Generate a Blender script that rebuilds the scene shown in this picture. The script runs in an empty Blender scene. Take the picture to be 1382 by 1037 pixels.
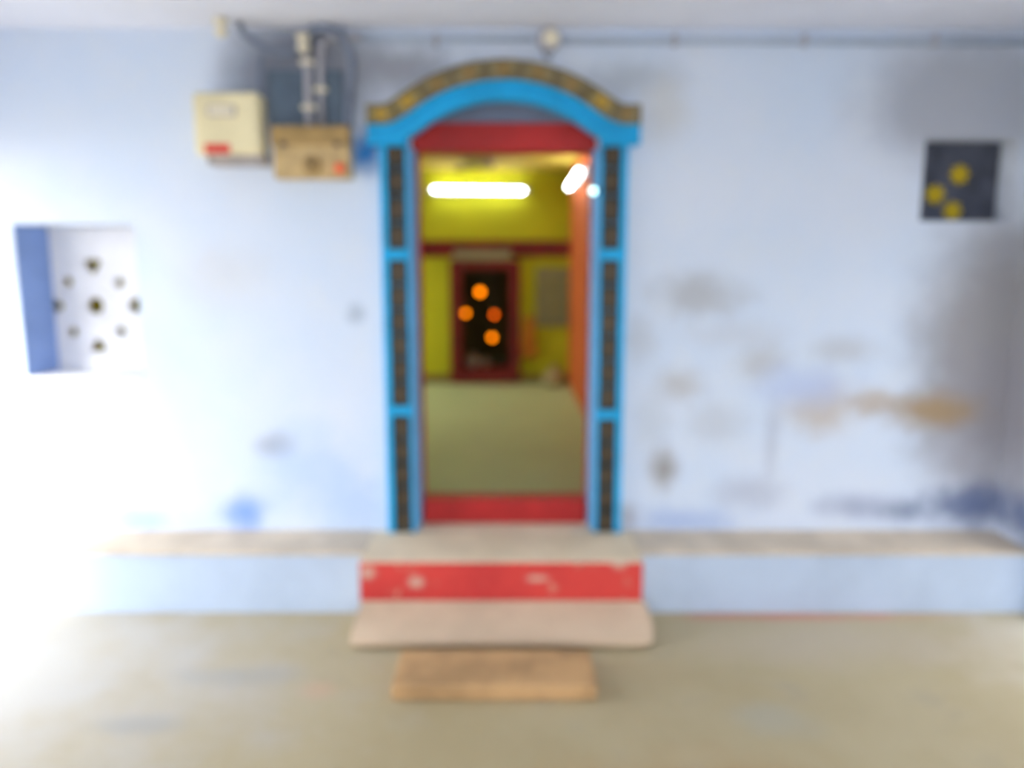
import bpy, bmesh, math, random
from mathutils import Vector, Matrix
random.seed(7)
PI = math.pi
S = bpy.context.scene
COL = S.collection

# ------------------------------------------------------------------ camera
cd = bpy.data.cameras.new('camera')
cam = bpy.data.objects.new('camera', cd); COL.objects.link(cam)
cam.location = (0.0, -3.9, 1.65)
cam.rotation_euler = (math.radians(90 - 8.7), 0, 0)
cd.sensor_width = 36; cd.lens = 28.03; cd.clip_start = 0.05; cd.clip_end = 200
cd.dof.use_dof = True                 # the photograph is focused well short of the wall
cd.dof.focus_distance = 1.0
cd.dof.aperture_fstop = 1.35
S.camera = cam

# ------------------------------------------------------------------ world, exposure
w = bpy.data.worlds.new('world'); S.world = w; w.use_nodes = True
bg = w.node_tree.nodes['Background']
bg.inputs['Color'].default_value = (0.97, 0.98, 1.0, 1)
bg.inputs['Strength'].default_value = 7.5
# low hazy sun that reaches in through the side doorway
sd = bpy.data.lights.new('sun', 'SUN'); sd.energy = 5.0; sd.angle = math.radians(14); sd.color = (1.0, 0.98, 0.94)
sun = bpy.data.objects.new('sun', sd); COL.objects.link(sun)
sun.location = (-6, -8, 6)
sun.rotation_euler = Vector((1.0, 1.75, -1.35)).to_track_quat('-Z', 'Y').to_euler()
S.view_settings.view_transform = 'Standard'
S.view_settings.look = 'None'
S.view_settings.gamma = 1.0
S.view_settings.use_curve_mapping = False
S.view_settings.exposure = -0.08
S.cycles.max_bounces = 10
S.cycles.diffuse_bounces = 6


# ------------------------------------------------------------------ materials
class NT:
    def __init__(self, name):
        self.m = bpy.data.materials.new(name); self.m.use_nodes = True
        self.t = self.m.node_tree; self.n = self.t.nodes; self.l = self.t.links
        self.b = self.n['Principled BSDF']
    def node(self, typ, **kw):
        nd = self.n.new(typ)
        for k, v in kw.items():
            setattr(nd, k, v)
        return nd
    def put(self, sock, v):
        if hasattr(v, 'is_output') or isinstance(v, bpy.types.NodeSocket):
            self.l.new(v, sock)
        else:
            sock.default_value = v
    def math(self, op, a, b=0.0, clamp=False):
        nd = self.node('ShaderNodeMath', operation=op); nd.use_clamp = clamp
        self.put(nd.inputs[0], a); self.put(nd.inputs[1], b)
        return nd.outputs[0]
    def ramp(self, v, lo, hi, a=0.0, b=1.0):
        nd = self.node('ShaderNodeMapRange'); nd.interpolation_type = 'SMOOTHSTEP'
        self.put(nd.inputs[0], v)
        for i, q in zip((1, 2, 3, 4), (lo, hi, a, b)):
            nd.inputs[i].default_value = q
        return nd.outputs[0]
    def noise(self, vec, scale, detail=4, rough=0.6):
        nd = self.node('ShaderNodeTexNoise')
        nd.inputs['Scale'].default_value = scale
        nd.inputs['Detail'].default_value = detail
        nd.inputs['Roughness'].default_value = rough
        if vec is not None:
            self.l.new(vec, nd.inputs['Vector'])
        return nd.outputs['Fac']
    def mix(self, f, a, b):
        nd = self.node('ShaderNodeMix', data_type='RGBA')
        self.put(nd.inputs[0], f)
        self.put(nd.inputs[6], a if not isinstance(a, tuple) else (*a[:3], 1))
        self.put(nd.inputs[7], b if not isinstance(b, tuple) else (*b[:3], 1))
        return nd.outputs[2]
    def coords(self):
        return self.node('ShaderNodeTexCoord').outputs['Object']
    def bump(self, h, strength=0.2, dist=0.01):
        nd = self.node('ShaderNodeBump')
        nd.inputs['Strength'].default_value = strength
        nd.inputs['Distance'].default_value = dist
        self.l.new(h, nd.inputs['Height']); self.l.new(nd.outputs[0], self.b.inputs['Normal'])
    def blob(self, vec, c, r, warp, soft=(0.05, 1.15)):
        """soft patch: 1 inside an ellipse at c with radii r, its edge broken by noise"""
        s = self.node('ShaderNodeVectorMath', operation='SUBTRACT')
        self.l.new(vec, s.inputs[0]); s.inputs[1].default_value = c
        d = self.node('ShaderNodeVectorMath', operation='DIVIDE')
        self.l.new(s.outputs[0], d.inputs[0]); d.inputs[1].default_value = r
        ln = self.node('ShaderNodeVectorMath', operation='LENGTH')
        self.l.new(d.outputs[0], ln.inputs[0])
        v = self.math('ADD', ln.outputs['Value'], warp)
        return self.ramp(v, soft[0], soft[1], 1.0, 0.0)


def plain(name, col, rough=0.7, var=0.12, scale=6.0, metal=0.0, bump=0.0, second=None):
    """one paint or stone with a little grain and unevenness"""
    k = NT(name); v = k.coords()
    f = k.noise(v, scale, 5)
    dark = tuple(c * (1 - var * 2) for c in col) if second is None else second
    k.l.new(k.mix(k.ramp(f, 0.35, 0.65), dark, col), k.b.inputs['Base Color'])
    k.b.inputs['Roughness'].default_value = rough
    k.b.inputs['Metallic'].default_value = metal
    k.b.inputs['Specular IOR Level'].default_value = 0.25
    if bump:
        k.bump(k.noise(v, scale * 8, 4), bump, 0.004)
    return k.m


def glow(name, col, strength):
    k = NT(name); v = k.coords()
    f = k.noise(v, 3.0, 2)
    k.b.inputs['Base Color'].default_value = (*col, 1)
    k.l.new(k.mix(k.ramp(f, 0.0, 1.0, 0, 0.1), col, tuple(min(1, c * 1.5) for c in col)), k.b.inputs['Emission Color'])
    k.b.inputs['Emission Strength'].default_value = strength
    return k.m


M = {}


def wall_material():
    k = NT('limewashed_blue_plaster'); v = k.coords()
    n1 = k.noise(v, 1.3, 5); n2 = k.noise(v, 5.0, 6); n3 = k.noise(v, 22.0, 4)
    base = k.mix(k.ramp(n1, 0.3, 0.7), (0.58, 0.685, 0.85), (0.65, 0.72, 0.85))
    base = k.mix(k.math('MULTIPLY', k.ramp(n2, 0.45, 0.7), 0.30), base, (0.68, 0.73, 0.79))
    warp = k.math('MULTIPLY', k.math('SUBTRACT', n2, 0.5), 1.1)
    fine = k.math('MULTIPLY', k.math('SUBTRACT', n3, 0.5), 0.5)
    wp = k.math('ADD', warp, fine)
    # (x, z), (rx, rz), colour, strength
    patches = [
        ((0.90, 1.49), (0.30, 0.15), (0.40, 0.41, 0.43), 0.74),
        ((0.62, 1.28), (0.12, 0.16), (0.47, 0.49, 0.53), 0.54),
        ((0.83, 1.05), (0.16, 0.12), (0.42, 0.40, 0.38), 0.61),
        ((0.76, 0.62), (0.10, 0.16), (0.30, 0.28, 0.27), 0.94),
        ((0.58, 0.36), (0.09, 0.10), (0.38, 0.33, 0.29), 0.74),
        ((1.22, 1.15), (0.18, 0.14), (0.45, 0.42, 0.38), 0.54),
        ((1.55, 0.95), (0.26, 0.20), (0.50, 0.42, 0.34), 0.74),
        ((1.30, 0.75), (0.06, 0.28), (0.40, 0.44, 0.55), 0.54),
        ((1.45, 1.05), (0.35, 0.14), (0.44, 0.54, 0.80), 0.74),
        ((1.20, 0.50), (0.25, 0.12), (0.42, 0.45, 0.55), 0.61),
        ((0.85, 0.35), (0.40, 0.10), (0.35, 0.45, 0.70), 0.74),
        ((1.75, 0.42), (0.28, 0.10), (0.30, 0.34, 0.48), 0.74),
        ((1.02, 0.85), (0.20, 0.16), (0.50, 0.52, 0.56), 0.55),
        ((1.62, 1.22), (0.22, 0.10), (0.46, 0.47, 0.50), 0.60),
        ((0.70, 0.85), (0.12, 0.20), (0.50, 0.55, 0.62), 0.50),
        ((1.10, 1.30), (0.30, 0.10), (0.52, 0.54, 0.60), 0.45),
        # broad dark grey areas round the niche, brown stain and dark blue marks below
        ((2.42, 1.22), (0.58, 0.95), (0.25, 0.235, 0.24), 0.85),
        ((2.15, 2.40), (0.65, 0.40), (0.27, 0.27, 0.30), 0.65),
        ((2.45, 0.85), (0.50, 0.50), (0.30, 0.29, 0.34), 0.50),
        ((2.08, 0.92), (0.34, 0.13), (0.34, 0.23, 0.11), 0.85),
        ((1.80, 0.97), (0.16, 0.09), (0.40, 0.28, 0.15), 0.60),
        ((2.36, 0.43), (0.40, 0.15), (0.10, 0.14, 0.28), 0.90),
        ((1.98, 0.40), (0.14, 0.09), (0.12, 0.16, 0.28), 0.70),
        # left side, blue undercoat and grey damp
        ((-1.36, 0.40), (0.16, 0.14), (0.22, 0.36, 0.78), 1.00),
        ((-1.95, 0.36), (0.40, 0.10), (0.30, 0.42, 0.70), 0.81),
        ((-1.18, 0.74), (0.14, 0.09), (0.34, 0.36, 0.42), 0.88),
        ((-1.05, 0.60), (0.30, 0.30), (0.45, 0.58, 0.82), 0.74),
        ((-0.78, 0.45), (0.22, 0.22), (0.42, 0.56, 0.82), 0.68),
        ((-2.55, 1.00), (0.14, 0.20), (0.45, 0.42, 0.38), 0.81),
        ((-1.40, 1.58), (0.30, 0.20), (0.62, 0.60, 0.58), 0.41),
        ((-0.76, 1.40), (0.07, 0.07), (0.35, 0.42, 0.52), 0.74),
        # painted shade round meter and cables, grey areas, blue paint overspill by the arch
        ((-0.98, 2.50), (0.46, 0.34), (0.20, 0.22, 0.28), 1.00),
        ((-0.55, 2.55), (0.40, 0.16), (0.30, 0.32, 0.38), 1.00),
        ((0.55, 2.50), (0.35, 0.12), (0.38, 0.42, 0.48), 0.68),
        ((0.72, 2.36), (0.16, 0.20), (0.60, 0.62, 0.64), 0.81),
        ((-0.70, 2.16), (0.11, 0.13), (0.01, 0.17, 0.50), 1.0),
    ]
    calm = k.math('MULTIPLY', warp, 0.45)
    for (x, z), (rx, rz), colr, st in patches:
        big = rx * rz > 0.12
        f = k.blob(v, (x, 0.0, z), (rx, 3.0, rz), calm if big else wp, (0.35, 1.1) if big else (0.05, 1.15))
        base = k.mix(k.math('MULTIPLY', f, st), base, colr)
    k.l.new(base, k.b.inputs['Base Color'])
    k.b.inputs['Roughness'].default_value = 0.85
    k.bump(k.math('ADD', n2, k.math('MULTIPLY', n3, 0.5)), 0.25, 0.012)
    return k.m


def floor_material():
    k = NT('worn_cement_floor'); v = k.coords()
    n1 = k.noise(v, 0.9, 5); n2 = k.noise(v, 3.5, 6); n3 = k.noise(v, 30.0, 4)
    base = k.mix(k.ramp(n1, 0.3, 0.7), (0.40, 0.325, 0.18), (0.47, 0.40, 0.25))
    base = k.mix(k.math('MULTIPLY', k.ramp(n2, 0.55, 0.75), 0.6), base, (0.37, 0.32, 0.23))
    warp = k.math('MULTIPLY', k.math('SUBTRACT', n2, 0.5), 1.4)
    for (x, y), (rx, ry), colr, st in [
        ((1.35, -0.36), (0.75, 0.05), (0.62, 0.16, 0.14), 0.75),
        ((-2.2, -0.9), (1.7, 1.3), (0.50, 0.49, 0.47), 0.85),  # washed-out daylight on the left, painted into the floor colour
        ((2.5, -0.75), (0.7, 0.6), (0.62, 0.58, 0.49), 0.8),  # pool of light at the right end, painted as a lighter tone
        ((1.4, -0.6), (0.9, 0.3), (0.50, 0.43, 0.34), 0.6),
        ((-0.75, -1.0), (0.10, 0.10), (0.55, 0.36, 0.24), 0.6),
        ((-1.1, -0.9), (0.35, 0.10), (0.33, 0.33, 0.32), 0.5),
        ((-1.35, -1.25), (0.25, 0.08), (0.30, 0.30, 0.29), 0.5),
        ((0.95, -1.2), (0.20, 0.15), (0.40, 0.40, 0.34), 0.5),
        ((0.6, -1.6), (0.6, 0.25), (0.42, 0.28, 0.13), 0.5),
    ]:
        f = k.blob(v, (x, y, 0), (rx, ry, 3.0), warp)
        base = k.mix(k.math('MULTIPLY', f, st), base, colr)
    k.l.new(base, k.b.inputs['Base Color'])
    k.b.inputs['Roughness'].default_value = 0.7
    k.bump(k.math('ADD', n2, k.math('MULTIPLY', n3, 0.4)), 0.2, 0.01)
    return k.m


def tile_material(name, ground, gold, seed):
    """glazed border tile: dark ground with a printed gold flower (tile UV 0..1)"""
    k = NT(name)
    tc = k.node('ShaderNodeTexCoord'); uv = tc.outputs['UV']; ob = tc.outputs['Object']
    sep = k.node('ShaderNodeSeparateXYZ'); k.l.new(uv, sep.inputs[0])
    u = k.math('SUBTRACT', sep.outputs[0], 0.5); vv = k.math('SUBTRACT', sep.outputs[1], 0.5)
    r = k.math('SQRT', k.math('ADD', k.math('MULTIPLY', u, u), k.math('MULTIPLY', vv, vv)))
    a = k.math('ARCTAN2', vv, u)
    pet = k.math('MULTIPLY', k.math('COSINE', k.math('MULTIPLY', a, 6.0)), 0.07)
    flower = k.ramp(k.math('SUBTRACT', r, pet), 0.24, 0.28, 1.0, 0.0)
    edge = k.ramp(k.math('MAXIMUM', k.math('ABSOLUTE', u), k.math('ABSOLUTE', vv)), 0.42, 0.44, 0.0, 0.45)
    g = k.mix(k.ramp(k.noise(ob, 14.0 + seed, 5), 0.4, 0.6), ground, tuple(c * 1.7 for c in ground))
    c = k.mix(edge, g, tuple(q * 0.5 for q in gold))
    c = k.mix(flower, c, gold)
    c = k.mix(k.ramp(r, 0.06, 0.08, 1.0, 0.0), c, (0.30, 0.10, 0.03))
    k.l.new(c, k.b.inputs['Base Color'])
    k.b.inputs['Roughness'].default_value = 0.45
    k.b.inputs['Specular IOR Level'].default_value = 0.25
    return k.m


def red_riser_material():
    k = NT('chipped_red_paint'); v = k.coords()
    n = k.noise(v, 9.0, 6)
    base = k.mix(k.ramp(k.noise(v, 2.5, 4), 0.35, 0.65), (0.50, 0.022, 0.022), (0.64, 0.04, 0.032))
    base = k.mix(k.ramp(n, 0.58, 0.70), base, (0.60, 0.22, 0.15))
    warp = k.math('MULTIPLY', k.math('SUBTRACT', n, 0.5), 1.2)
    for x, z, rx, rz in ((-0.66, 0.25, 0.05, 0.045), (-0.44, 0.205, 0.05, 0.035), (0.49, 0.30, 0.05, 0.045), (0.12, 0.22, 0.07, 0.02)):
        base = k.mix(k.math('MULTIPLY', k.blob(v, (x, -0.42, z), (rx, 1, rz), warp), 0.85), base, (0.58, 0.46, 0.36))
    k.l.new(base, k.b.inputs['Base Color']); k.b.inputs['Roughness'].default_value = 0.55
    return k.m


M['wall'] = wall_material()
M['floor'] = floor_material()
M['riser_red'] = red_riser_material()
M['tile'] = tile_material('brown_floral_tile', (0.026, 0.024, 0.020), (0.060, 0.048, 0.024), 0)
M['tile_arch'] = tile_material('brown_gold_floral_tile', (0.14, 0.115, 0.062), (0.25, 0.175, 0.06), 5)
M['tile_gold'] = tile_material('bright_gold_floral_tile', (0.14, 0.115, 0.055), (0.45, 0.29, 0.03), 9)
M['mortar'] = plain('tile_mortar', (0.10, 0.09, 0.07), 0.9)
M['blue'] = plain('bright_blue_enamel', (0.006, 0.40, 0.78), 0.5, 0.08, 5)
M['reveal'] = plain('pale_blue_reveal', (0.24, 0.42, 0.66), 0.8, 0.08, 3)
M['conduit'] = plain('blue_painted_conduit', (0.46, 0.54, 0.66), 0.8, 0.06, 6)
M['tymp'] = plain('slate_blue_tympanum', (0.19, 0.23, 0.33), 0.8, 0.08, 3)
M['reveal_shade'] = plain('blue_shaded_reveal', (0.26, 0.38, 0.70), 0.8, 0.06, 4)  # bluish shade of the window reveal, held in the colour
M['red'] = plain('red_enamel', (0.50, 0.022, 0.022), 0.4, 0.12, 4)
M['ceil'] = plain('lavender_limewash', (0.81, 0.85, 0.97), 0.9, 0.03, 2)
M['plinth_top'] = plain('worn_plinth_cement', (0.68, 0.58, 0.46), 0.85, 0.10, 5, bump=0.2)
M['plinth'] = plain('pale_blue_plinth', (0.50, 0.60, 0.76), 0.85, 0.05, 2.5, bump=0.2)
M['step'] = plain('pink_beige_stone', (0.62, 0.485, 0.345), 0.8, 0.07, 4, bump=0.2)
M['tread'] = plain('worn_beige_cement', (0.78, 0.65, 0.47), 0.8, 0.06, 4, bump=0.2)
M['sand'] = plain('brown_sandstone', (0.56, 0.345, 0.165), 0.8, 0.15, 5, bump=0.25)
M['cream'] = plain('cream_enamel', (0.80, 0.72, 0.46), 0.45, 0.05, 5)
M['cream2'] = plain('cream_porcelain', (0.80, 0.74, 0.58), 0.3, 0.05, 8)
M['wood'] = plain('pale_varnished_wood', (0.62, 0.45, 0.22), 0.5, 0.14, 12)
M['wood2'] = plain('brown_varnished_wood', (0.42, 0.28, 0.11), 0.5, 0.14, 12)
M['slate'] = plain('slate_blue_board', (0.115, 0.16, 0.22), 0.7, 0.12, 6)
M['niche'] = plain('dark_slate_paint', (0.085, 0.095, 0.13), 0.75, 0.2, 9)
M['yellow'] = plain('yellow_petals', (0.62, 0.45, 0.015), 0.6, 0.1, 20)
M['pvc'] = plain('grey_pvc', (0.44, 0.44, 0.50), 0.5, 0.06, 6)
M['cable'] = plain('blue_grey_cable', (0.21, 0.25, 0.34), 0.6, 0.1, 10)
M['dark'] = plain('dark_bakelite', (0.05, 0.04, 0.045), 0.4, 0.1, 10)
M['label_red'] = plain('red_print', (0.72, 0.07, 0.06), 0.5, 0.05, 10)
M['orange_red'] = plain('orange_indicator', (0.95, 0.16, 0.06), 0.35, 0.05, 10)
M['grey'] = plain('grey_print', (0.42, 0.38, 0.36), 0.5, 0.08, 10)
M['jali'] = plain('white_cement_lattice', (0.80, 0.80, 0.83), 0.85, 0.04, 5, bump=0.15)
M['hall_yellow'] = plain('yellow_green_distemper', (0.46, 0.465, 0.012), 0.8, 0.08, 1.6)
M['hall_upper'] = plain('hall_ceiling_yellow', (0.62, 0.47, 0.07), 0.8, 0.06, 1.6)
M['hall_orange'] = plain('orange_distemper', (0.62, 0.135, 0.03), 0.75, 0.09, 2)
M['hall_red'] = plain('dark_red_gloss', (0.17, 0.012, 0.008), 0.5, 0.14, 5)
M['hall_floor'] = plain('olive_grey_stone_floor', (0.48, 0.60, 0.33), 0.5, 0.04, 1.2)
M['skirting'] = plain('olive_skirting', (0.22, 0.16, 0.035), 0.7, 0.1, 5)
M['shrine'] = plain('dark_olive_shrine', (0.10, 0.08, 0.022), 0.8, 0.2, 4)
M['shutter'] = plain('grey_green_shutter', (0.24, 0.24, 0.12), 0.6, 0.1, 5)
M['plate'] = plain('grey_green_plate', (0.26, 0.25, 0.14), 0.5, 0.05, 5)
M['cloth'] = plain('orange_cotton', (0.55, 0.22, 0.03), 0.9, 0.1, 10)
M['sack'] = plain('pale_jute', (0.44, 0.36, 0.18), 0.95, 0.15, 14, bump=0.3)
M['steel'] = plain('dull_steel', (0.50, 0.50, 0.44), 0.4, 0.06, 10, metal=0.4)
M['darkpot'] = plain('blackened_pot', (0.04, 0.05, 0.03), 0.5, 0.1, 10)
M['brass'] = plain('dull_brass', (0.35, 0.20, 0.05), 0.4, 0.1, 10, metal=0.6)
M['outside'] = plain('courtyard_earth', (0.45, 0.40, 0.33), 0.9, 0.1, 1.5)
M['sky_block'] = plain('sky_block_limewash', (0.50, 0.50, 0.50), 0.9, 0.08, 1.5)
M['tube'] = glow('fluorescent_tube_glow', (0.93, 1.0, 0.97), 30.0)
M['amber'] = glow('amber_lamp_glow', (1.0, 0.22, 0.0), 5.5)
M['amber_dim'] = glow('amber_lamp_dim_glow', (1.0, 0.12, 0.0), 3.6)
M['bulb'] = glow('pale_bulb_glow', (0.62, 1.0, 0.95), 4.5)


# ------------------------------------------------------------------ mesh helpers
def box(bm, x0, x1, y0, y1, z0, z1, bev=0.0):
    t = bmesh.new()
    bmesh.ops.create_cube(t, size=1)
    for q in t.verts:
        q.co = Vector(((x0 + x1) / 2 + q.co.x * (x1 - x0), (y0 + y1) / 2 + q.co.y * (y1 - y0), (z0 + z1) / 2 + q.co.z * (z1 - z0)))
    if bev:
        bmesh.ops.bevel(t, geom=list(t.edges), offset=bev, segments=2, affect='EDGES', profile=0.5)
    me = bpy.data.meshes.new('t'); t.to_mesh(me); t.free(); bm.from_mesh(me); bpy.data.meshes.remove(me)
    return bm


def B(*boxes, bev=0.0):
    bm = bmesh.new()
    for b in boxes:
        box(bm, *b, bev=bev)
    return bm


def tube(bm, pts, r, seg=10):
    """round tube through points"""
    pts = [Vector(p) for p in pts]; rings = []
    up = Vector((0, 0, 1))
    for i, p in enumerate(pts):
        d = (pts[min(i + 1, len(pts) - 1)] - pts[max(i - 1, 0)]).normalized()
        a = d.cross(up)
        if a.length < 1e-3:
            a = d.cross(Vector((0, 1, 0)))
        a.normalize(); b = d.cross(a).normalized()
        rr = r[i] if isinstance(r, (list, tuple)) else r
        rings.append([bm.verts.new(p + rr * (math.cos(2 * PI * k / seg) * a + math.sin(2 * PI * k / seg) * b)) for k in range(seg)])
    for i in range(len(rings) - 1):
        for k in range(seg):
            bm.faces.new((rings[i][k], rings[i][(k + 1) % seg], rings[i + 1][(k + 1) % seg], rings[i + 1][k]))
    bm.faces.new(rings[0][::-1]); bm.faces.new(rings[-1])
    return bm


def lathe(bm, prof, c=(0, 0, 0), axis='Z', seg=20):
    """prof: list of (radius, height)"""
    c = Vector(c); rings = []
    for r, h in prof:
        ring = []
        for k in range(seg):
            a = 2 * PI * k / seg
            if axis == 'Z':
                o = Vector((r * math.cos(a), r * math.sin(a), h))
            elif axis == 'Y':
                o = Vector((r * math.cos(a), h, r * math.sin(a)))
            else:
                o = Vector((h, r * math.cos(a), r * math.sin(a)))
            ring.append(bm.verts.new(c + o))
        rings.append(ring)
    for i in range(len(rings) - 1):
        for k in range(seg):
            bm.faces.new((rings[i][k], rings[i][(k + 1) % seg], rings[i + 1][(k + 1) % seg], rings[i + 1][k]))
    bm.faces.new(rings[0][::-1]); bm.faces.new(rings[-1])
    return bm


def obj(name, bm, mat, parent=None, smooth=False, origin=None):
    bmesh.ops.recalc_face_normals(bm, faces=list(bm.faces))
    me = bpy.data.meshes.new(name)
    if origin is not None:
        bmesh.ops.translate(bm, verts=list(bm.verts), vec=-Vector(origin))
    bm.to_mesh(me); bm.free()
    me.materials.append(M[mat])
    if smooth:
        for p in me.polygons:
            p.use_smooth = True
    o = bpy.data.objects.new(name, me); COL.objects.link(o)
    if origin is not None:
        o.location = origin
    if parent is not None:
        o.parent = parent
        if origin is not None:
            o.location = Vector(origin) - parent_world(parent)
        else:
            o.location = -parent_world(parent)
    return o


def parent_world(o):
    p = Vector(o.location)
    while o.parent is not None:
        o = o.parent; p += Vector(o.location)
    return p


def holes_mesh(outline, holes, y0, y1):
    """flat slab in the XZ plane between y0 and y1 with openings cut through it"""
    cu = bpy.data.curves.new('c', 'CURVE'); cu.dimensions = '2D'; cu.fill_mode = 'BOTH'
    cu.extrude = abs(y1 - y0) / 2
    for loop in [outline] + holes:
        sp = cu.splines.new('POLY'); sp.points.add(len(loop) - 1); sp.use_cyclic_u = True
        for p, (x, z) in zip(sp.points, loop):
            p.co = (x, z, 0, 1)
    o = bpy.data.objects.new('c', cu); COL.objects.link(o)
    dg = bpy.context.evaluated_depsgraph_get()
    me = bpy.data.meshes.new_from_object(o.evaluated_get(dg))
    bm = bmesh.new(); bm.from_mesh(me)
    bpy.data.objects.remove(o); bpy.data.curves.remove(cu); bpy.data.meshes.remove(me)
    for q in bm.verts:
        x, z, h = q.co
        q.co = Vector((x, (y0 + y1) / 2 + h, z))
    bmesh.ops.remove_doubles(bm, verts=list(bm.verts), dist=1e-5)
    return bm


def tag(o, label, cat, group=None):
    o['label'] = label; o['category'] = cat
    if group:
        o['group'] = group
    return o


def struct(o, label, cat):
    o['kind'] = 'structure'
    return tag(o, label, cat)


def empty(name, loc, parent=None):
    o = bpy.data.objects.new(name, None); COL.objects.link(o); o.location = loc
    o.empty_display_size = 0.1
    if parent is not None:
        o.parent = parent
        o.location = Vector(loc) - parent_world(parent)
    return o


def rect(x0, x1, z0, z1):
    return [(x0, z0), (x1, z0), (x1, z1), (x0, z1)]


# ------------------------------------------------------------------ the setting: veranda
DX = -0.038                       # centre of the doorway
T = 0.34                          # wall thickness
CZ = 2.72                         # veranda ceiling
XL, XR = -2.75, 2.45
YB = -5.6

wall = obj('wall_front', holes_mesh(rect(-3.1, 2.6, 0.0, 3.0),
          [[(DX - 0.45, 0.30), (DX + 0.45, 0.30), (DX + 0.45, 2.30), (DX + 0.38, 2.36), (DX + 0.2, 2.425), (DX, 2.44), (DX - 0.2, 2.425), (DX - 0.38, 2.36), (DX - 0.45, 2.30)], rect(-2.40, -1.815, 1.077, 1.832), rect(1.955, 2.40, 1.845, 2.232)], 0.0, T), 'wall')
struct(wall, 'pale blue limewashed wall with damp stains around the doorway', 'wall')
obj('niche_back', B((1.955, 2.40, 0.15, 0.17, 1.845, 2.232)), 'niche', wall)

fl = obj('floor', B((XL - 0.2, XR + 0.3, YB, 0.0, -0.1, 0.0)), 'floor')
struct(fl, 'worn tan cement floor in front of the steps', 'floor')
gr = obj('ground', B((-14, 14, -14, 8, -0.3, -0.1)), 'outside')
struct(gr, 'bare courtyard ground outside the veranda', 'ground')
ce = obj('ceiling', B((XL - 0.5, XR + 0.5, YB - 0.3, 0.0, CZ, CZ + 0.15)), 'ceil')
struct(ce, 'pale lavender limewashed veranda ceiling above the wall', 'ceiling')

# end walls of the veranda, each with an opening to daylight
wl = obj('wall_left', B((XL - 0.22, XL, -0.06, 0.0, 0.0, CZ), (XL - 0.22, XL, YB, -1.75, 0.0, CZ), (XL - 0.22, XL, -1.75, -0.06, 2.15, CZ)), 'wall')
struct(wl, 'pale blue side wall with a low open doorway to daylight', 'wall')
wr = obj('wall_right', B((XR, XR + 0.22, -0.45, 0.0, 0.0, CZ), (XR, XR + 0.22, YB, -1.6, 0.0, CZ), (XR, XR + 0.22, -1.6, -0.45, 2.1, CZ)), 'wall')
struct(wr, 'grey blue end wall beside the dark niche', 'wall')
wb = obj('wall_behind', B((XL, -1.7, YB - 0.22, YB, 0, CZ), (1.7, XR, YB - 0.22, YB, 0, CZ), (-1.7, 1.7, YB - 0.22, YB, 2.05, CZ), (-1.7, 1.7, YB - 0.22, YB, 0, 0.2)), 'wall')
struct(wb, 'pale blue veranda front wall with a wide opening', 'wall')
ow = obj('wall_sky_block', B((3.9, 4.1, -8, 3, -0.1, 2.4)), 'sky_block')  # unseen wall, added to hold back sky light at the end opening
struct(ow, 'grey wall added beyond the end opening to block sky light', 'wall')

# plinth ledge along the foot of the wall
for nm, x0, x1, lab in (('baseboard_left', -2.75, DX - 0.66, 'pale blue plinth ledge along the wall under the pierced window'),
                        ('baseboard_right', DX + 0.64, 2.45, 'pale blue plinth ledge with tan top under the stained wall')):
    p = obj(nm, B((x0, x1, -0.31, 0.0, 0.0, 0.285)), 'plinth')
    struct(p, lab, 'plinth')
    obj('ledge_top', B((x0, x1, -0.318, 0.0, 0.285, 0.302), bev=0.004), 'plinth_top', p)

# ------------------------------------------------------------------ steps
s1 = empty('entrance_step', (DX, -0.2, 0))
tag(s1, 'wide cement doorstep with a chipped red painted riser', 'step')
obj('tread', B((DX - 0.66, DX + 0.638, -0.425, 0.0, 0.0, 0.300), bev=0.006), 'tread', s1)
obj('riser', B((DX - 0.658, DX + 0.634, -0.437, -0.425, 0.112, 0.294), bev=0.003), 'riser_red', s1)
bm = bmesh.new()
out = [(-0.690, -0.437, 0.115), (-0.700, -0.64, 0.050), (-0.694, -0.69, 0.034), (0.565, -0.69, 0.034), (0.607, -0.665, 0.042), (0.625, -0.60, 0.062), (0.610, -0.437, 0.115)]
vs = [[bm.verts.new((x, y, z + 0.004 if top else 0.016)) for x, y, z in out] for top in (0, 1)]
bm.faces.new(vs[0]); bm.faces.new(vs[1])
for i in range(len(out)):
    j = (i + 1) % len(out)
    bm.faces.new((vs[0][i], vs[0][j], vs[1][j], vs[1][i]))
bmesh.ops.bevel(bm, geom=list(bm.edges), offset=0.006, segments=2, affect='EDGES')
s2 = empty('sloping_step', (DX, -0.56, 0)); obj('slab', bm, 'step', s2)
obj('footing', B((-0.65, 0.57, -0.645, -0.437, 0.0, 0.018)), 'sand', s2); tag(s2, 'sloping pinkish beige stone slab below the red riser', 'step')
s3 = obj('block_step', B((-0.458, 0.324, -1.087, -0.80, 0.0, 0.063), bev=0.01), 'sand', origin=(-0.07, -0.98, 0))
tag(s3, 'small brown sandstone block step on the floor below the slab', 'step')

# ------------------------------------------------------------------ door surround: pilasters and arch
trim = empty('trim_1', (DX, 0, 0.30)); struct(trim, 'blue painted door surround with dark floral tile insets and arch', 'door surround')


def tile_box(name, x0, x1, y0, y1, z0, z1, mat, parent, vertical_uv=True):
    bm = B((x0, x1, y0, y1, z0, z1), bev=0.0)
    uvl = bm.loops.layers.uv.new('UVMap')
    for f in bm.faces:
        for l in f.loops:
            l[uvl].uv = ((l.vert.co.x - x0) / (x1 - x0), (l.vert.co.z - z0) / (z1 - z0))
    return obj(name, bm, mat, parent)


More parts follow.
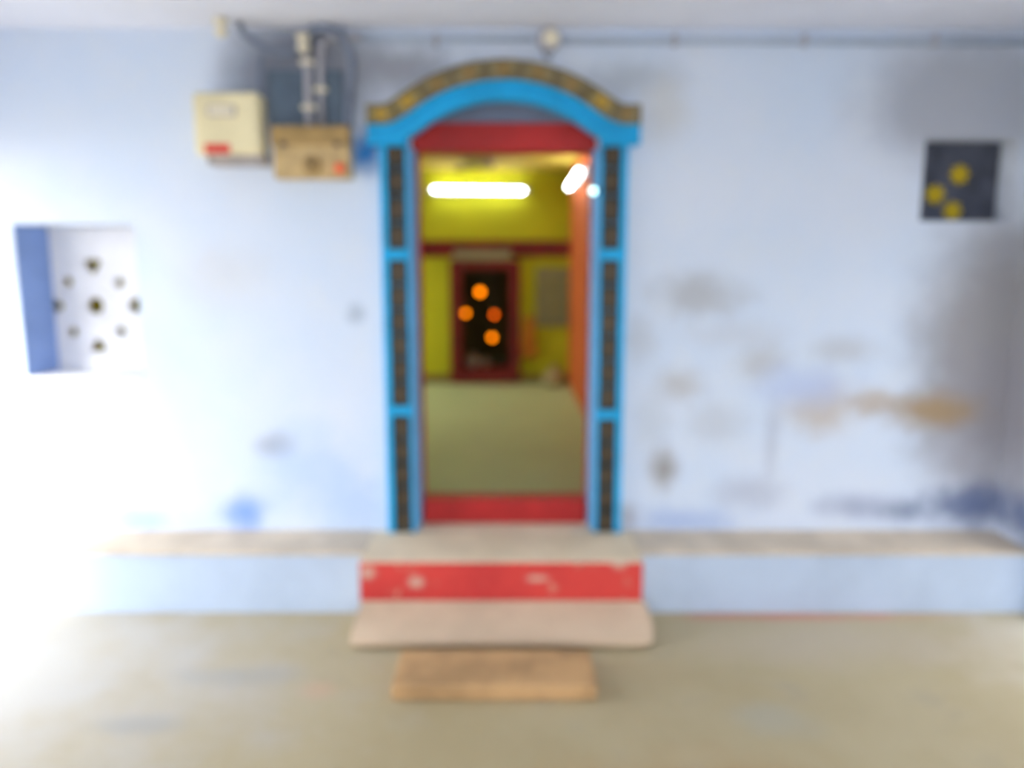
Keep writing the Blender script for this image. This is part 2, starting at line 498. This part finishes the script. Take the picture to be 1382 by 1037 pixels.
PZ = 2.215
for sx in (-1, 1):
    def X(a, b):
        return (DX + min(sx * a, sx * b), DX + max(sx * a, sx * b))
    pil = empty('pilaster', (DX + sx * 0.515, -0.02, 0.30), trim)
    gaps = (0.925, 1.685) if sx < 0 else (0.905, 1.685)
    bx = [(*X(0.45, 0.464), -0.045, 0.0, 0.30, PZ), (*X(0.553, 0.584), -0.045, 0.0, 0.30, PZ), (*X(0.464, 0.553), -0.022, 0.0, 0.30, PZ)]
    for g in gaps:
        bx.append((*X(0.464, 0.553), -0.042, -0.022, g - 0.022, g + 0.022))
    obj('pilaster_body', B(*bx), 'blue', pil)
    spans = [(0.302, gaps[0] - 0.024), (gaps[0] + 0.024, gaps[1] - 0.024), (gaps[1] + 0.024, PZ - 0.002)]
    for a, b in spans:
        n = 6 if b - a > 0.65 else 5
        if b - a < 0.55:
            n = 4
        for i in range(n):
            z0 = a + (b - a) * i / n; z1 = a + (b - a) * (i + 1) / n
            x0, x1 = X(0.466, 0.551)
            tile_box('tile', x0, x1, -0.038, -0.0221, z0 + 0.002, z1 - 0.002, 'tile', pil)

HW, R, ZP, DROP = 0.632, 0.72, 2.475, 0.198


def drop(x):
    x = abs(x)
    a = R - math.sqrt(max(R * R - x * x, 0.0001)); b = DROP; k = 0.07
    h = max(k - abs(a - b), 0.0) / k
    return min(a, b) - h * h * k * 0.25


path = []
NP = 180
xs = [-HW + 2 * HW * i / NP for i in range(NP + 1)]
path = [Vector((x, 0, ZP - drop(x))) for x in xs]
nor = []
for i in range(NP + 1):
    d = (path[min(i + 1, NP)] - path[max(i - 1, 0)]).normalized()
    nor.append(Vector((-d.z, 0, d.x)))
acc = [0.0]
for i in range(NP):
    acc.append(acc[-1] + (path[i + 1] - path[i]).length)


def band(i0, i1, o0, o1, y0, y1, bm=None, uv=False):
    """strip of the arch between path samples i0..i1, offsets o0..o1 along the normal, depth y0..y1"""
    bm = bm or bmesh.new()
    idx = list(range(i0, i1 + 1, 3))
    if idx[-1] != i1:
        idx.append(i1)
    uvl = bm.loops.layers.uv.new('UVMap') if uv else None
    rows = []
    for i in idx:
        p = path[i]; nn = nor[i]
        rows.append([bm.verts.new((DX + (p + nn * o).x, y, (p + nn * o).z)) for o, y in ((o0, y0), (o1, y0), (o1, y1), (o0, y1))])
    fr = []
    for a, b in zip(rows, rows[1:]):
        for k in range(4):
            f = bm.faces.new((a[k], a[(k + 1) % 4], b[(k + 1) % 4], b[k]))
    bm.faces.new(rows[0]); bm.faces.new(rows[-1][::-1])
    if uv:
        vm = {}
        for i, row in zip(idx, rows):
            s = (acc[i] - acc[i0]) / (acc[i1] - acc[i0])
            for k, q in enumerate(row):
                vm[q] = (s, 0.0 if k in (0, 3) else 1.0)
        for f in bm.faces:
            for l in f.loops:
                l[uvl].uv = vm[l.vert]
    return bm


arch = empty('arch', (DX, 0, 2.25), trim)
bm = band(0, NP, -0.086, 0.0, -0.075, 0.0)
band(0, NP, -0.088, -0.066, -0.095, -0.075, bm)
band(0, NP, -0.018, 0.0, -0.088, -0.075, bm)
obj('moulding', bm, 'blue', arch)
obj('arch_core', band(0, NP, 0.0005, 0.088, -0.075, 0.0), 'mortar', arch)
NTILE = 9
for t in range(NTILE):
    a, b = acc[-1] * t / NTILE + 0.002, acc[-1] * (t + 1) / NTILE - 0.002
    i0 = min(range(NP + 1), key=lambda i: abs(acc[i] - a)); i1 = min(range(NP + 1), key=lambda i: abs(acc[i] - b))
    if t:
        i0 = max(i0, last + 1)
    last = i1
    obj('tile', band(i0, i1, 0.003, 0.090, -0.092, -0.0752, uv=True), 'tile_gold' if t in (0, 1, 7) else 'tile_arch', arch)
# capitals under the arch ends
for sx in (-1, 1):
    bm = bmesh.new()
    x0, x1, x2 = DX + sx * 0.45, DX + sx * 0.585, DX + sx * 0.625
    prof = [(x0, PZ - 0.03), (x1, PZ - 0.03), (x2, PZ + 0.012), (x0, PZ + 0.012)]
    vs = [[bm.verts.new((x, y, z)) for x, z in prof] for y in (-0.07, 0.0)]
    bm.faces.new(vs[0]); bm.faces.new(vs[1])
    for i in range(4):
        j = (i + 1) % 4
        bm.faces.new((vs[0][i], vs[0][j], vs[1][j], vs[1][i]))
    obj('capital', bm, 'blue', arch)

# ------------------------------------------------------------------ red door frame
d1 = empty('door_1', (DX, 0.18, 0.30)); struct(d1, 'red wooden door frame with raised threshold, standing open', 'doorway')
obj('tympanum', B((DX - 0.45, DX + 0.45, 0.10, 0.13, 2.30, 2.445)), 'tymp', d1)
obj('head', B((DX - 0.45, DX + 0.45, 0.09, 0.24, 2.180, 2.315), bev=0.004), 'red', d1)
for sx in (-1, 1):
    a, b = sorted((DX + sx * 0.45, DX + sx * 0.422))
    obj('jamb', B((a, b, 0.17, 0.24, 0.30, 2.180), bev=0.004), 'red', d1)
    c, d = sorted((DX + sx * 0.4499, DX + sx * 0.431))
    obj('reveal_plaster', B((c, d, 0.0, 0.17, 0.30, 2.18)), 'reveal', d1)
obj('threshold', B((DX - 0.422, DX + 0.422, 0.10, 0.23, 0.30, 0.432), bev=0.006), 'red', d1)

# ------------------------------------------------------------------ pierced window
w1 = empty('window_1', (-2.1075, 0.28, 1.077)); struct(w1, 'deep white window with a pierced cement lattice', 'window')


def circ(cx, cz, r, n=20):
    return [(cx + r * math.cos(2 * PI * k / n), cz + r * math.sin(2 * PI * k / n)) for k in range(n)]


def petal(cx, cz, ang, wid, hgt):
    """rounded triangle pointing inward"""
    pts = [(-wid, hgt), (-wid * 0.55, hgt * 1.15), (wid * 0.55, hgt * 1.15), (wid, hgt), (wid * 0.75, hgt * 0.1), (0.012, -hgt), (-0.012, -hgt), (-wid * 0.75, hgt * 0.1)]
    return [(cx + x * math.cos(ang) - z * math.sin(ang), cz + x * math.sin(ang) + z * math.cos(ang)) for x, z in pts]


jx, jz = -2.183, 1.424
hl = [circ(jx, jz, 0.046)]
for dx, dz in ((-0.135, 0.125), (0.135, 0.12), (-0.130, -0.137), (0.125, -0.135)):
    hl.append(circ(jx + dx, jz + dz, 0.028, 14))
for k, (dx, dz) in enumerate(((0.0, 0.2), (-0.2, 0.0), (0.0, -0.205), (0.203, 0.0))):
    hl.append(petal(jx + dx, jz + dz, k * PI / 2, 0.052, 0.034))
obj('lattice_panel', holes_mesh(rect(-2.452, -1.79, 1.05, 1.86), hl, 0.285, 0.335), 'jali', w1)
bm = bmesh.new()
n = 40
for r0, r1, y in ((0.075, 0.088, 0.278),):
    a = [[bm.verts.new((jx + r * math.cos(2 * PI * k / n), yy, jz + r * math.sin(2 * PI * k / n))) for k in range(n)] for r, yy in ((r0, 0.285), (r0, y), (r1, y), (r1, 0.285))]
    for q in range(3):
        for k in range(n):
            bm.faces.new((a[q][k], a[q][(k + 1) % n], a[q + 1][(k + 1) % n], a[q + 1][k]))
obj('lattice_ring', bm, 'jali', w1)
obj('reveal_shade_sheet', B((-2.3998, -2.394, 0.004, 0.285, 1.087, 1.831)), 'reveal_shade', w1)  # thin sheet that paints bluish shade on the left reveal
obj('sill', B((-2.40, -1.815, -0.004, 0.285, 1.070, 1.086), bev=0.003), 'jali', w1)

# ------------------------------------------------------------------ niche panel
np_ = empty('niche_panel', (2.17, 0.14, 1.845)); tag(np_, 'dark slate panel with three yellow flowers inside the wall niche', 'panel')
obj('board', B((1.962, 2.392, 0.13, 0.15, 1.847, 2.225), bev=0.004), 'niche', np_)
for fx, fz in ((2.197, 2.075), (2.085, 1.98), (2.175, 1.90)):
    bm = bmesh.new()
    lathe(bm, [(0.004, 0.0), (0.018, -0.004), (0.018, -0.014), (0.004, -0.018)], (fx, 0.13, fz), 'Y', 14)
    for k in range(8):
        a = 2 * PI * k / 8
        c = Vector((fx + 0.032 * math.cos(a), 0.124, fz + 0.032 * math.sin(a)))
        t = bmesh.new(); bmesh.ops.create_uvsphere(t, u_segments=8, v_segments=6, radius=1)
        mt = Matrix.Translation(c) @ Matrix.Rotation(-a, 4, 'Y') @ Matrix.Diagonal((0.018, 0.007, 0.012, 1))
        bmesh.ops.transform(t, matrix=mt, verts=list(t.verts))
        me = bpy.data.meshes.new('t'); t.to_mesh(me); t.free(); bm.from_mesh(me); bpy.data.meshes.remove(me)
    obj('flower', bm, 'yellow', np_, smooth=True)

# ------------------------------------------------------------------ electric meter, switch board, cables
mb = empty('electric_meter', (-1.30, 0, 2.10)); tag(mb, 'cream electric meter box with red print on the blue wall', 'meter')
obj('case', B((-1.455, -1.15, -0.13, 0.0, 2.135, 2.415), bev=0.022), 'cream', mb)
obj('terminal_cover', B((-1.405, -1.145, -0.115, 0.0, 2.095, 2.140), bev=0.006), 'grey', mb)
win = obj('dial_window', B((-1.385, -1.255, -0.135, -0.13, 2.305, 2.355), bev=0.003), 'grey', mb)
obj('dial', B((-1.375, -1.265, -0.1375, -0.135, 2.313, 2.347)), 'cream2', win)
obj('red_label', B((-1.405, -1.29, -0.134, -0.129, 2.142, 2.185), bev=0.001), 'label_red', mb)
for x in (-1.385, -1.165):
    obj('screw', lathe(bmesh.new(), [(0.008, 0.0), (0.008, -0.004), (0.004, -0.006)], (x, -0.115, 2.117), 'Y', 10), 'dark', mb)

sb = empty('switch_board', (-0.93, 0, 2.02)); tag(sb, 'pale wooden fuse box with orange indicator beside the blue arch', 'switch board')
obj('body', B((-1.105, -0.755, -0.09, 0.0, 2.035, 2.262), bev=0.006), 'wood', sb)
obj('lid_rail', B((-1.112, -0.748, -0.102, -0.06, 2.185, 2.270), bev=0.006), 'wood2', sb)
sw = obj('switch', lathe(bmesh.new(), [(0.042, 0.0), (0.042, -0.018), (0.030, -0.026)], (-0.925, -0.09, 2.09), 'Y', 24), 'wood2', sb, smooth=False)
obj('toggle', B((-0.932, -0.918, -0.135, -0.112, 2.085, 2.108), bev=0.003), 'dark', sw)
obj('indicator', lathe(bmesh.new(), [(0.024, 0.0), (0.024, -0.012), (0.016, -0.026), (0.005, -0.030)], (-0.798, -0.09, 2.080), 'Y', 20), 'orange_red', sb)
obj('hinge', B((-1.07, -1.04, -0.106, -0.101, 2.176, 2.20)), 'dark', sb)
obj('hinge', B((-0.82, -0.79, -0.106, -0.101, 2.176, 2.20)), 'dark', sb)

bb = empty('backing_board', (-0.97, 0, 2.28)); tag(bb, 'slate blue wooden board behind the conduits above the fuse box', 'board')
obj('plank', B((-1.14, -0.968, -0.022, 0.0, 2.272, 2.53), bev=0.004), 'slate', bb)
obj('plank', B((-0.964, -0.79, -0.022, 0.0, 2.272, 2.53), bev=0.004), 'slate', bb)


def conduit(name, pts, r, mat, label, cat, clips=(), clipmat='cream2', group=None):
    e = empty(name, pts[0]); tag(e, label, cat, group)
    obj('pipe', tube(bmesh.new(), pts, r, 12), mat, e, smooth=True)
    for c in clips:
        obj('clip', B((c[0] - r * 1.8, c[0] + r * 1.8, -0.060, -0.0225, c[2] - 0.009, c[2] + 0.009), bev=0.003), clipmat, e)
    return e


conduit('conduit', [(-0.945, -0.04, 2.272), (-0.945, -0.04, 2.65)], 0.018, 'pvc', 'grey plastic conduit rising from fuse box, with cream clips', 'conduit', [(-0.945, 0, 2.36), (-0.945, 0, 2.56)])
conduit('conduit', [(-0.885, -0.04, 2.272), (-0.885, -0.04, 2.60), (-0.87, -0.04, 2.65), (-0.83, -0.04, 2.665), (-0.70, -0.04, 2.668)], 0.016, 'pvc', 'grey plastic conduit bending right below the ceiling', 'conduit', [(-0.885, 0, 2.44)])
hc = empty('ceiling_conduit', (0.9, -0.02, 2.66)); tag(hc, 'long blue grey conduit along the wall top above the arch', 'conduit')
obj('pipe', tube(bmesh.new(), [(-0.70, -0.02, 2.668), (0.1, -0.02, 2.668)], 0.012, 10), 'conduit', hc, smooth=True)
obj('pipe', tube(bmesh.new(), [(0.23, -0.02, 2.66), (2.44, -0.02, 2.655)], 0.014, 10), 'conduit', hc, smooth=True)
for x in (-0.35, 0.75, 1.35, 1.95):
    obj('saddle', B((x - 0.01, x + 0.01, -0.038, 0.0, 2.636, 2.688), bev=0.002), 'pvc', hc)
jb = empty('junction_box', (0.17, 0, 2.64)); tag(jb, 'small pale round junction box above the arch', 'junction box')
obj('box_body', lathe(bmesh.new(), [(0.055, 0.0), (0.055, -0.035), (0.048, -0.042)], (0.17, 0, 2.665), 'Y', 24), 'pvc', jb)
obj('cover', lathe(bmesh.new(), [(0.036, 0.0), (0.036, -0.006), (0.010, -0.009)], (0.18, -0.042, 2.668), 'Y', 20), 'cream2', jb)
obj('hook', tube(bmesh.new(), [(0.15, -0.03, 2.615), (0.15, -0.05, 2.59), (0.165, -0.055, 2.575), (0.18, -0.05, 2.585)], 0.005, 8), 'dark', jb, smooth=True)


def arc_pts(ctrl, n=10):
    """Catmull-Rom through control points"""
    c = [Vector(p) for p in ctrl]; c = [c[0] * 2 - c[1]] + c + [c[-1] * 2 - c[-2]]
    out = []
    for i in range(1, len(c) - 2):
        for k in range(n):
            t = k / n
            out.append(0.5 * ((2 * c[i]) + (-c[i - 1] + c[i + 1]) * t + (2 * c[i - 1] - 5 * c[i] + 4 * c[i + 1] - c[i + 2]) * t * t + (-c[i - 1] + 3 * c[i] - 3 * c[i + 1] + c[i + 2]) * t ** 3))
    out.append(c[-2])
    return out


def cable(ctrl, r, label, mat='cable'):
    o = obj('cable', tube(bmesh.new(), arc_pts(ctrl), r, 8), mat, smooth=True, origin=ctrl[0])
    return tag(o, label, 'cable')


cable([(-1.235, -0.10, 2.715), (-1.20, -0.09, 2.66), (-1.12, -0.06, 2.615), (-1.02, -0.045, 2.60), (-0.965, -0.04, 2.655)], 0.016, 'slack blue grey cable looping from the ceiling to the conduit top')
cable([(-0.945, -0.045, 2.675), (-0.87, -0.085, 2.70), (-0.78, -0.085, 2.665), (-0.735, -0.06, 2.56), (-0.755, -0.03, 2.42), (-0.765, -0.025, 2.272)], 0.020, 'thick blue grey cable arching over and down beside the conduits')
cable([(-1.17, -0.05, 2.412), (-1.165, -0.05, 2.50), (-1.155, -0.05, 2.56), (-1.145, -0.06, 2.595)], 0.012, 'thin cable running up from the meter box beside the slate board')
for loc, y1, lab in (((-1.29, -0.17, 2.715), None, 'cream porcelain cable insulator hanging under the ceiling'), ((-0.945, -0.098, 2.668), -0.058, 'cream porcelain cable insulator at the top of the grey conduit')):
    e = empty('cable_insulator', loc); tag(e, lab, 'insulator')
    x, y, z = loc
    obj('porcelain', lathe(bmesh.new(), [(0.012, 0.005), (0.030, 0.0), (0.032, -0.018), (0.018, -0.028), (0.018, -0.040), (0.030, -0.050), (0.026, -0.070), (0.012, -0.078)], (x, y, z), 'Z', 20), 'cream2', e, smooth=True)
    if y1 is not None:
        obj('bracket', B((x - 0.008, x + 0.008, y, y1, z - 0.040, z - 0.028)), 'dark', e)

# ------------------------------------------------------------------ the hall behind the doorway
HX0, HX1, HY, HZ, FZ = -3.0, 0.637, 5.0, 2.64, 0.30
hf = obj('floor_inner', B((HX0, HX1, T, HY, FZ - 0.1, FZ)), 'hall_floor'); struct(hf, 'smooth olive grey stone floor of the inner hall', 'floor')
sl = obj('floor_threshold', B((DX - 0.45, DX + 0.45, 0.0, T, FZ - 0.1, FZ + 0.003)), 'tread'); struct(sl, 'worn stone floor strip under the red threshold', 'floor')
hc_ = obj('ceiling_inner', B((HX0, HX1, T, HY, HZ, HZ + 0.1)), 'hall_upper'); struct(hc_, 'warm yellow ceiling of the inner hall', 'ceiling')
hr = obj('wall_inner_right', B((HX1, HX1 + 0.1, T, HY, FZ, HZ)), 'hall_orange'); struct(hr, 'orange painted side wall of the inner hall', 'wall')
hl_ = obj('wall_inner_left', B((HX0 - 0.1, HX0, T, 2.7, FZ, HZ), (HX0 - 0.1, HX0, 4.75, HY, FZ, HZ), (HX0 - 0.1, HX0, 2.7, 4.75, 2.3, HZ), (HX0 - 0.1, HX0, 2.7, 4.75, FZ, 1.0)), 'hall_yellow'); struct(hl_, 'yellow side wall of the inner hall with an unseen opening added for daylight', 'wall')  # opening added out of view to bring daylight into the hall
DO = (-0.565, -0.025, 0.42, 1.568)
hb = obj('wall_inner_back', holes_mesh(rect(HX0, HX1, FZ, HZ), [rect(DO[0] - 0.06, DO[1] + 0.06, FZ + 0.005, DO[3] + 0.05)], HY, HY + 0.12), 'hall_yellow')
struct(hb, 'yellow green back wall of the inner hall', 'wall')
tb = obj('trim_2', B((HX0, HX1, HY - 0.05, HY, 1.705, 1.885), bev=0.004), 'hall_red'); struct(tb, 'dark red beam across the yellow back wall', 'beam')
for nm, x0, x1, lab in (('baseboard_inner_left', HX0, -0.69, 'olive skirting left of the red shrine door'), ('baseboard_inner_right', 0.094, HX1, 'olive skirting right of the red shrine door')):
    k = obj(nm, B((x0, x1, HY - 0.02, HY, FZ, 0.40)), 'skirting'); struct(k, lab, 'skirting')

# shrine doorway and the dark recess behind it
d2 = empty('door_2', (-0.295, HY, FZ)); struct(d2, 'dark red wooden frame of the shrine doorway', 'doorway')
obj('jamb', B((-0.687, DO[0], HY - 0.07, HY + 0.10, FZ, 1.665), bev=0.006), 'hall_red', d2)
obj('jamb', B((DO[1], 0.092, HY - 0.07, HY + 0.10, FZ, 1.665), bev=0.006), 'hall_red', d2)
obj('head', B((DO[0], DO[1], HY - 0.07, HY + 0.10, DO[3], 1.665), bev=0.006), 'hall_red', d2)
obj('threshold', B((DO[0], DO[1], HY - 0.07, HY + 0.10, FZ, 0.47), bev=0.006), 'hall_red', d2)
sy0, sy1 = HY + 0.12, HY + 1.0
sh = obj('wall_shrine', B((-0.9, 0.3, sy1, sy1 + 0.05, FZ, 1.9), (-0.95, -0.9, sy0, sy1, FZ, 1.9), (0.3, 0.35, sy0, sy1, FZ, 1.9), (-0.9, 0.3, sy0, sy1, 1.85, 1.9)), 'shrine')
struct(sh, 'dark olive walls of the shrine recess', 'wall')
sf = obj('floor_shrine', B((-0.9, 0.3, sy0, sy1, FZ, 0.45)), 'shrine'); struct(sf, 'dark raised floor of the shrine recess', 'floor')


def pot(name, x, y, z, s, mat, label):
    o = obj(name, lathe(bmesh.new(), [(0.04 * s, 0), (0.085 * s, 0.03 * s), (0.10 * s, 0.075 * s), (0.085 * s, 0.12 * s), (0.05 * s, 0.145 * s), (0.045 * s, 0.165 * s), (0.065 * s, 0.18 * s), (0.055 * s, 0.182 * s), (0.03 * s, 0.15 * s)], (x, y, z), 'Z', 22), mat, smooth=True, origin=(x, y, z))
    return tag(o, label, 'pot')


pot('water_pot', -0.455, 5.26, 0.45, 0.85, 'steel', 'dull steel water pot standing in the shrine doorway, next to the door frame')
pot('water_pot', -0.305, 5.30, 0.45, 0.58, 'steel', 'smaller dull steel water pot between the larger one and the black pot')
pot('cooking_pot', -0.140, 5.28, 0.45, 0.95, 'darkpot', 'blackened round pot at the foot of the shrine')

lamps = [(-0.357, 5.06, 1.320, 'amber', 0.036, 'bright amber hanging lamp, highest in the shrine doorway'),
         (-0.520, 5.06, 1.083, 'amber', 0.028, 'amber hanging lamp close to the shrine door jamb'),
         (-0.199, 5.06, 1.066, 'amber_dim', 0.028, 'dimmer reddish amber hanging lamp in the shrine doorway'),
         (-0.225, 5.09, 0.806, 'amber', 0.031, 'bright amber hanging lamp, lowest in the shrine doorway')]
for x, y, z, mt, r, lab in lamps:
    e = empty('hanging_lamp', (x, y, z)); tag(e, lab, 'lamp', 'amber lamps in the shrine')
    prof = [(max(r * math.sin(PI * k / 10), 0.002), -r * math.cos(PI * k / 10)) for k in range(11)]
    obj('globe', lathe(bmesh.new(), prof, (x, y, z), 'Z', 18), mt, e, smooth=True)
    obj('cap', lathe(bmesh.new(), [(r * 0.55, 0), (r * 0.5, 0.02), (0.006, 0.035)], (x, y, z + r * 0.9), 'Z', 14), 'brass', e)
    obj('cord', tube(bmesh.new(), [(x, y, z + r * 0.9 + 0.03), (x, y, DO[3])], 0.004, 6), 'dark', e)

sg = empty('name_board', (-0.326, HY - 0.05, 1.665)); tag(sg, 'plain grey green board over the shrine doorway', 'sign')
obj('board', B((-0.644, -0.010, HY - 0.085, HY - 0.05, 1.668, 1.786), bev=0.004), 'plate', sg)
obj('rim', B((-0.650, -0.004, HY - 0.09, HY - 0.05, 1.660, 1.670), (-0.650, -0.004, HY - 0.09, HY - 0.05, 1.784, 1.794)), 'hall_red', sg)

# window in the back wall
w2 = empty('window_2', (0.445, HY, 0.94)); struct(w2, 'grey green shuttered window in the yellow back wall', 'window')
obj('window_frame', B((0.265, 0.29, HY - 0.04, HY, 0.94, 1.59), (0.607, 0.632, HY - 0.04, HY, 0.94, 1.59), (0.29, 0.607, HY - 0.04, HY, 1.565, 1.59), (0.29, 0.607, HY - 0.04, HY, 0.94, 0.965)), 'shutter', w2)
for x0, x1 in ((0.292, 0.446), (0.451, 0.605)):
    s = obj('shutter', B((x0, x1, HY - 0.022, HY, 0.967, 1.563)), 'shutter', w2)
    for z0, z1 in ((1.0, 1.24), (1.28, 1.53)):
        obj('panel', B((x0 + 0.025, x1 - 0.025, HY - 0.030, HY - 0.022, z0, z1), bev=0.003), 'shutter', s)

# cloth on a peg, sack on the floor
ck = empty('hanging_cloth', (0.19, HY - 0.04, 1.06)); tag(ck, 'orange cotton cloth hanging beside the shrine door', 'cloth')
bm = bmesh.new(); nx, nz = 16, 10; g = {}
for side in (0, 1):
    for i in range(nx + 1):
        for j in range(nz + 1):
            u, v_ = i / nx, j / nz
            wd = 0.05 + 0.05 * v_
            g[side, i, j] = bm.verts.new((0.19 + (u - 0.5) * 2 * wd, HY - 0.035 - 0.02 * math.sin(u * 17) * (0.4 + v_) - side * 0.008, 1.06 - 0.46 * v_ - 0.02 * math.sin(u * 3)))
for side in (0, 1):
    for i in range(nx):
        for j in range(nz):
            bm.faces.new((g[side, i, j], g[side, i + 1, j], g[side, i + 1, j + 1], g[side, i, j + 1]))
for i in range(nx):
    for j in (0, nz):
        bm.faces.new((g[0, i, j], g[0, i + 1, j], g[1, i + 1, j], g[1, i, j]))
for j in range(nz):
    for i in (0, nx):
        bm.faces.new((g[0, i, j], g[0, i, j + 1], g[1, i, j + 1], g[1, i, j]))
obj('fabric', bm, 'cloth', ck, smooth=True)
obj('peg', lathe(bmesh.new(), [(0.012, 0.0), (0.010, -0.06), (0.018, -0.065), (0.014, -0.08)], (0.19, HY, 1.055), 'Y', 10), 'wood2', ck)
bm = lathe(bmesh.new(), [(0.09, 0), (0.125, 0.03), (0.125, 0.10), (0.09, 0.16), (0.035, 0.185), (0.05, 0.21), (0.03, 0.225)], (0.47, 4.78, FZ), 'Z', 22)
for q in bm.verts:
    a = math.atan2(q.co.y - 4.78, q.co.x - 0.47)
    q.co += Vector((math.cos(a), math.sin(a), 0)) * 0.008 * math.sin(5 * a + q.co.z * 20)
tag(obj('grain_sack', bm, 'sack', smooth=True, origin=(0.47, 4.78, FZ)), 'pale tied sack on the hall floor under the shuttered window', 'sack')


# fluorescent lights
def tube_light(label, a, b, off):
    a, b = Vector(a), Vector(b); d = (b - a).normalized(); off = Vector(off)
    e = empty('tube_light', a); tag(e, label, 'tube light')
    ext = d * 0.05
    mid_a, mid_b = a - ext + off * 0.045, b + ext + off * 0.045
    lo = [min(p, q) - 0.018 * (1 - abs(dd)) for p, q, dd in zip(mid_a, mid_b, d)]
    hi = [max(p, q) + 0.018 * (1 - abs(dd)) for p, q, dd in zip(mid_a, mid_b, d)]
    obj('batten', B((lo[0], hi[0], lo[1], hi[1], lo[2], hi[2]), bev=0.003), 'pvc', e)
    obj('glass_tube', tube(bmesh.new(), [a, b], 0.015, 14), 'tube', e, smooth=True)
    for p, s in ((a, -1), (b, 1)):
        obj('end_holder', tube(bmesh.new(), [p + d * s * 0.0, p + d * s * 0.03], 0.02, 12), 'cream2', e)
    return e


tube_light('fluorescent tube light on the yellow wall above the red beam', (-0.848, HY - 0.08, 2.425), (0.128, HY - 0.08, 2.410), (0, 1, 0))
tube_light('fluorescent tube light along the orange side wall', (HX1 - 0.063, 2.95, 2.42), (HX1 - 0.063, 4.35, 2.40), (1, 0, 0))

# ceiling fan
fan = empty('ceiling_fan', (-0.22, 3.4, HZ)); tag(fan, 'grey ceiling fan hanging from the yellow hall ceiling', 'fan')
obj('rod', tube(bmesh.new(), [(-0.22, 3.4, HZ), (-0.22, 3.4, 2.54)], 0.012, 10), 'grey', fan)
obj('motor', lathe(bmesh.new(), [(0.03, 0.05), (0.085, 0.035), (0.09, 0.0), (0.05, -0.035), (0.01, -0.04)], (-0.22, 3.4, 2.51), 'Z', 22), 'grey', fan, smooth=True)
for k in range(3):
    a = 2 * PI * k / 3 + 0.15
    bm = B((0.07, 0.52, -0.055, 0.055, -0.003, 0.003))
    bmesh.ops.transform(bm, matrix=Matrix.Translation((-0.22, 3.4, 2.505)) @ Matrix.Rotation(a, 4, 'Z') @ Matrix.Rotation(0.12, 4, 'X'), verts=list(bm.verts))
    obj('blade', bm, 'plate', fan)

# small bulb on the reveal of the doorway
e = empty('small_bulb', (DX + 0.45, -0.03, 1.983)); tag(e, 'small pale lit bulb fixed to the inner edge of the tiled pilaster', 'bulb')
obj('holder', lathe(bmesh.new(), [(0.016, 0.0), (0.016, -0.012), (0.010, -0.016)], (DX + 0.450, -0.03, 1.983), 'X', 14), 'dark', e)
obj('bulb_glass', lathe(bmesh.new(), [(max(0.015 * math.sin(PI * k / 8), 0.001), -0.015 * math.cos(PI * k / 8)) for k in range(9)], (DX + 0.424, -0.03, 1.983), 'X', 14), 'bulb', e, smooth=True)
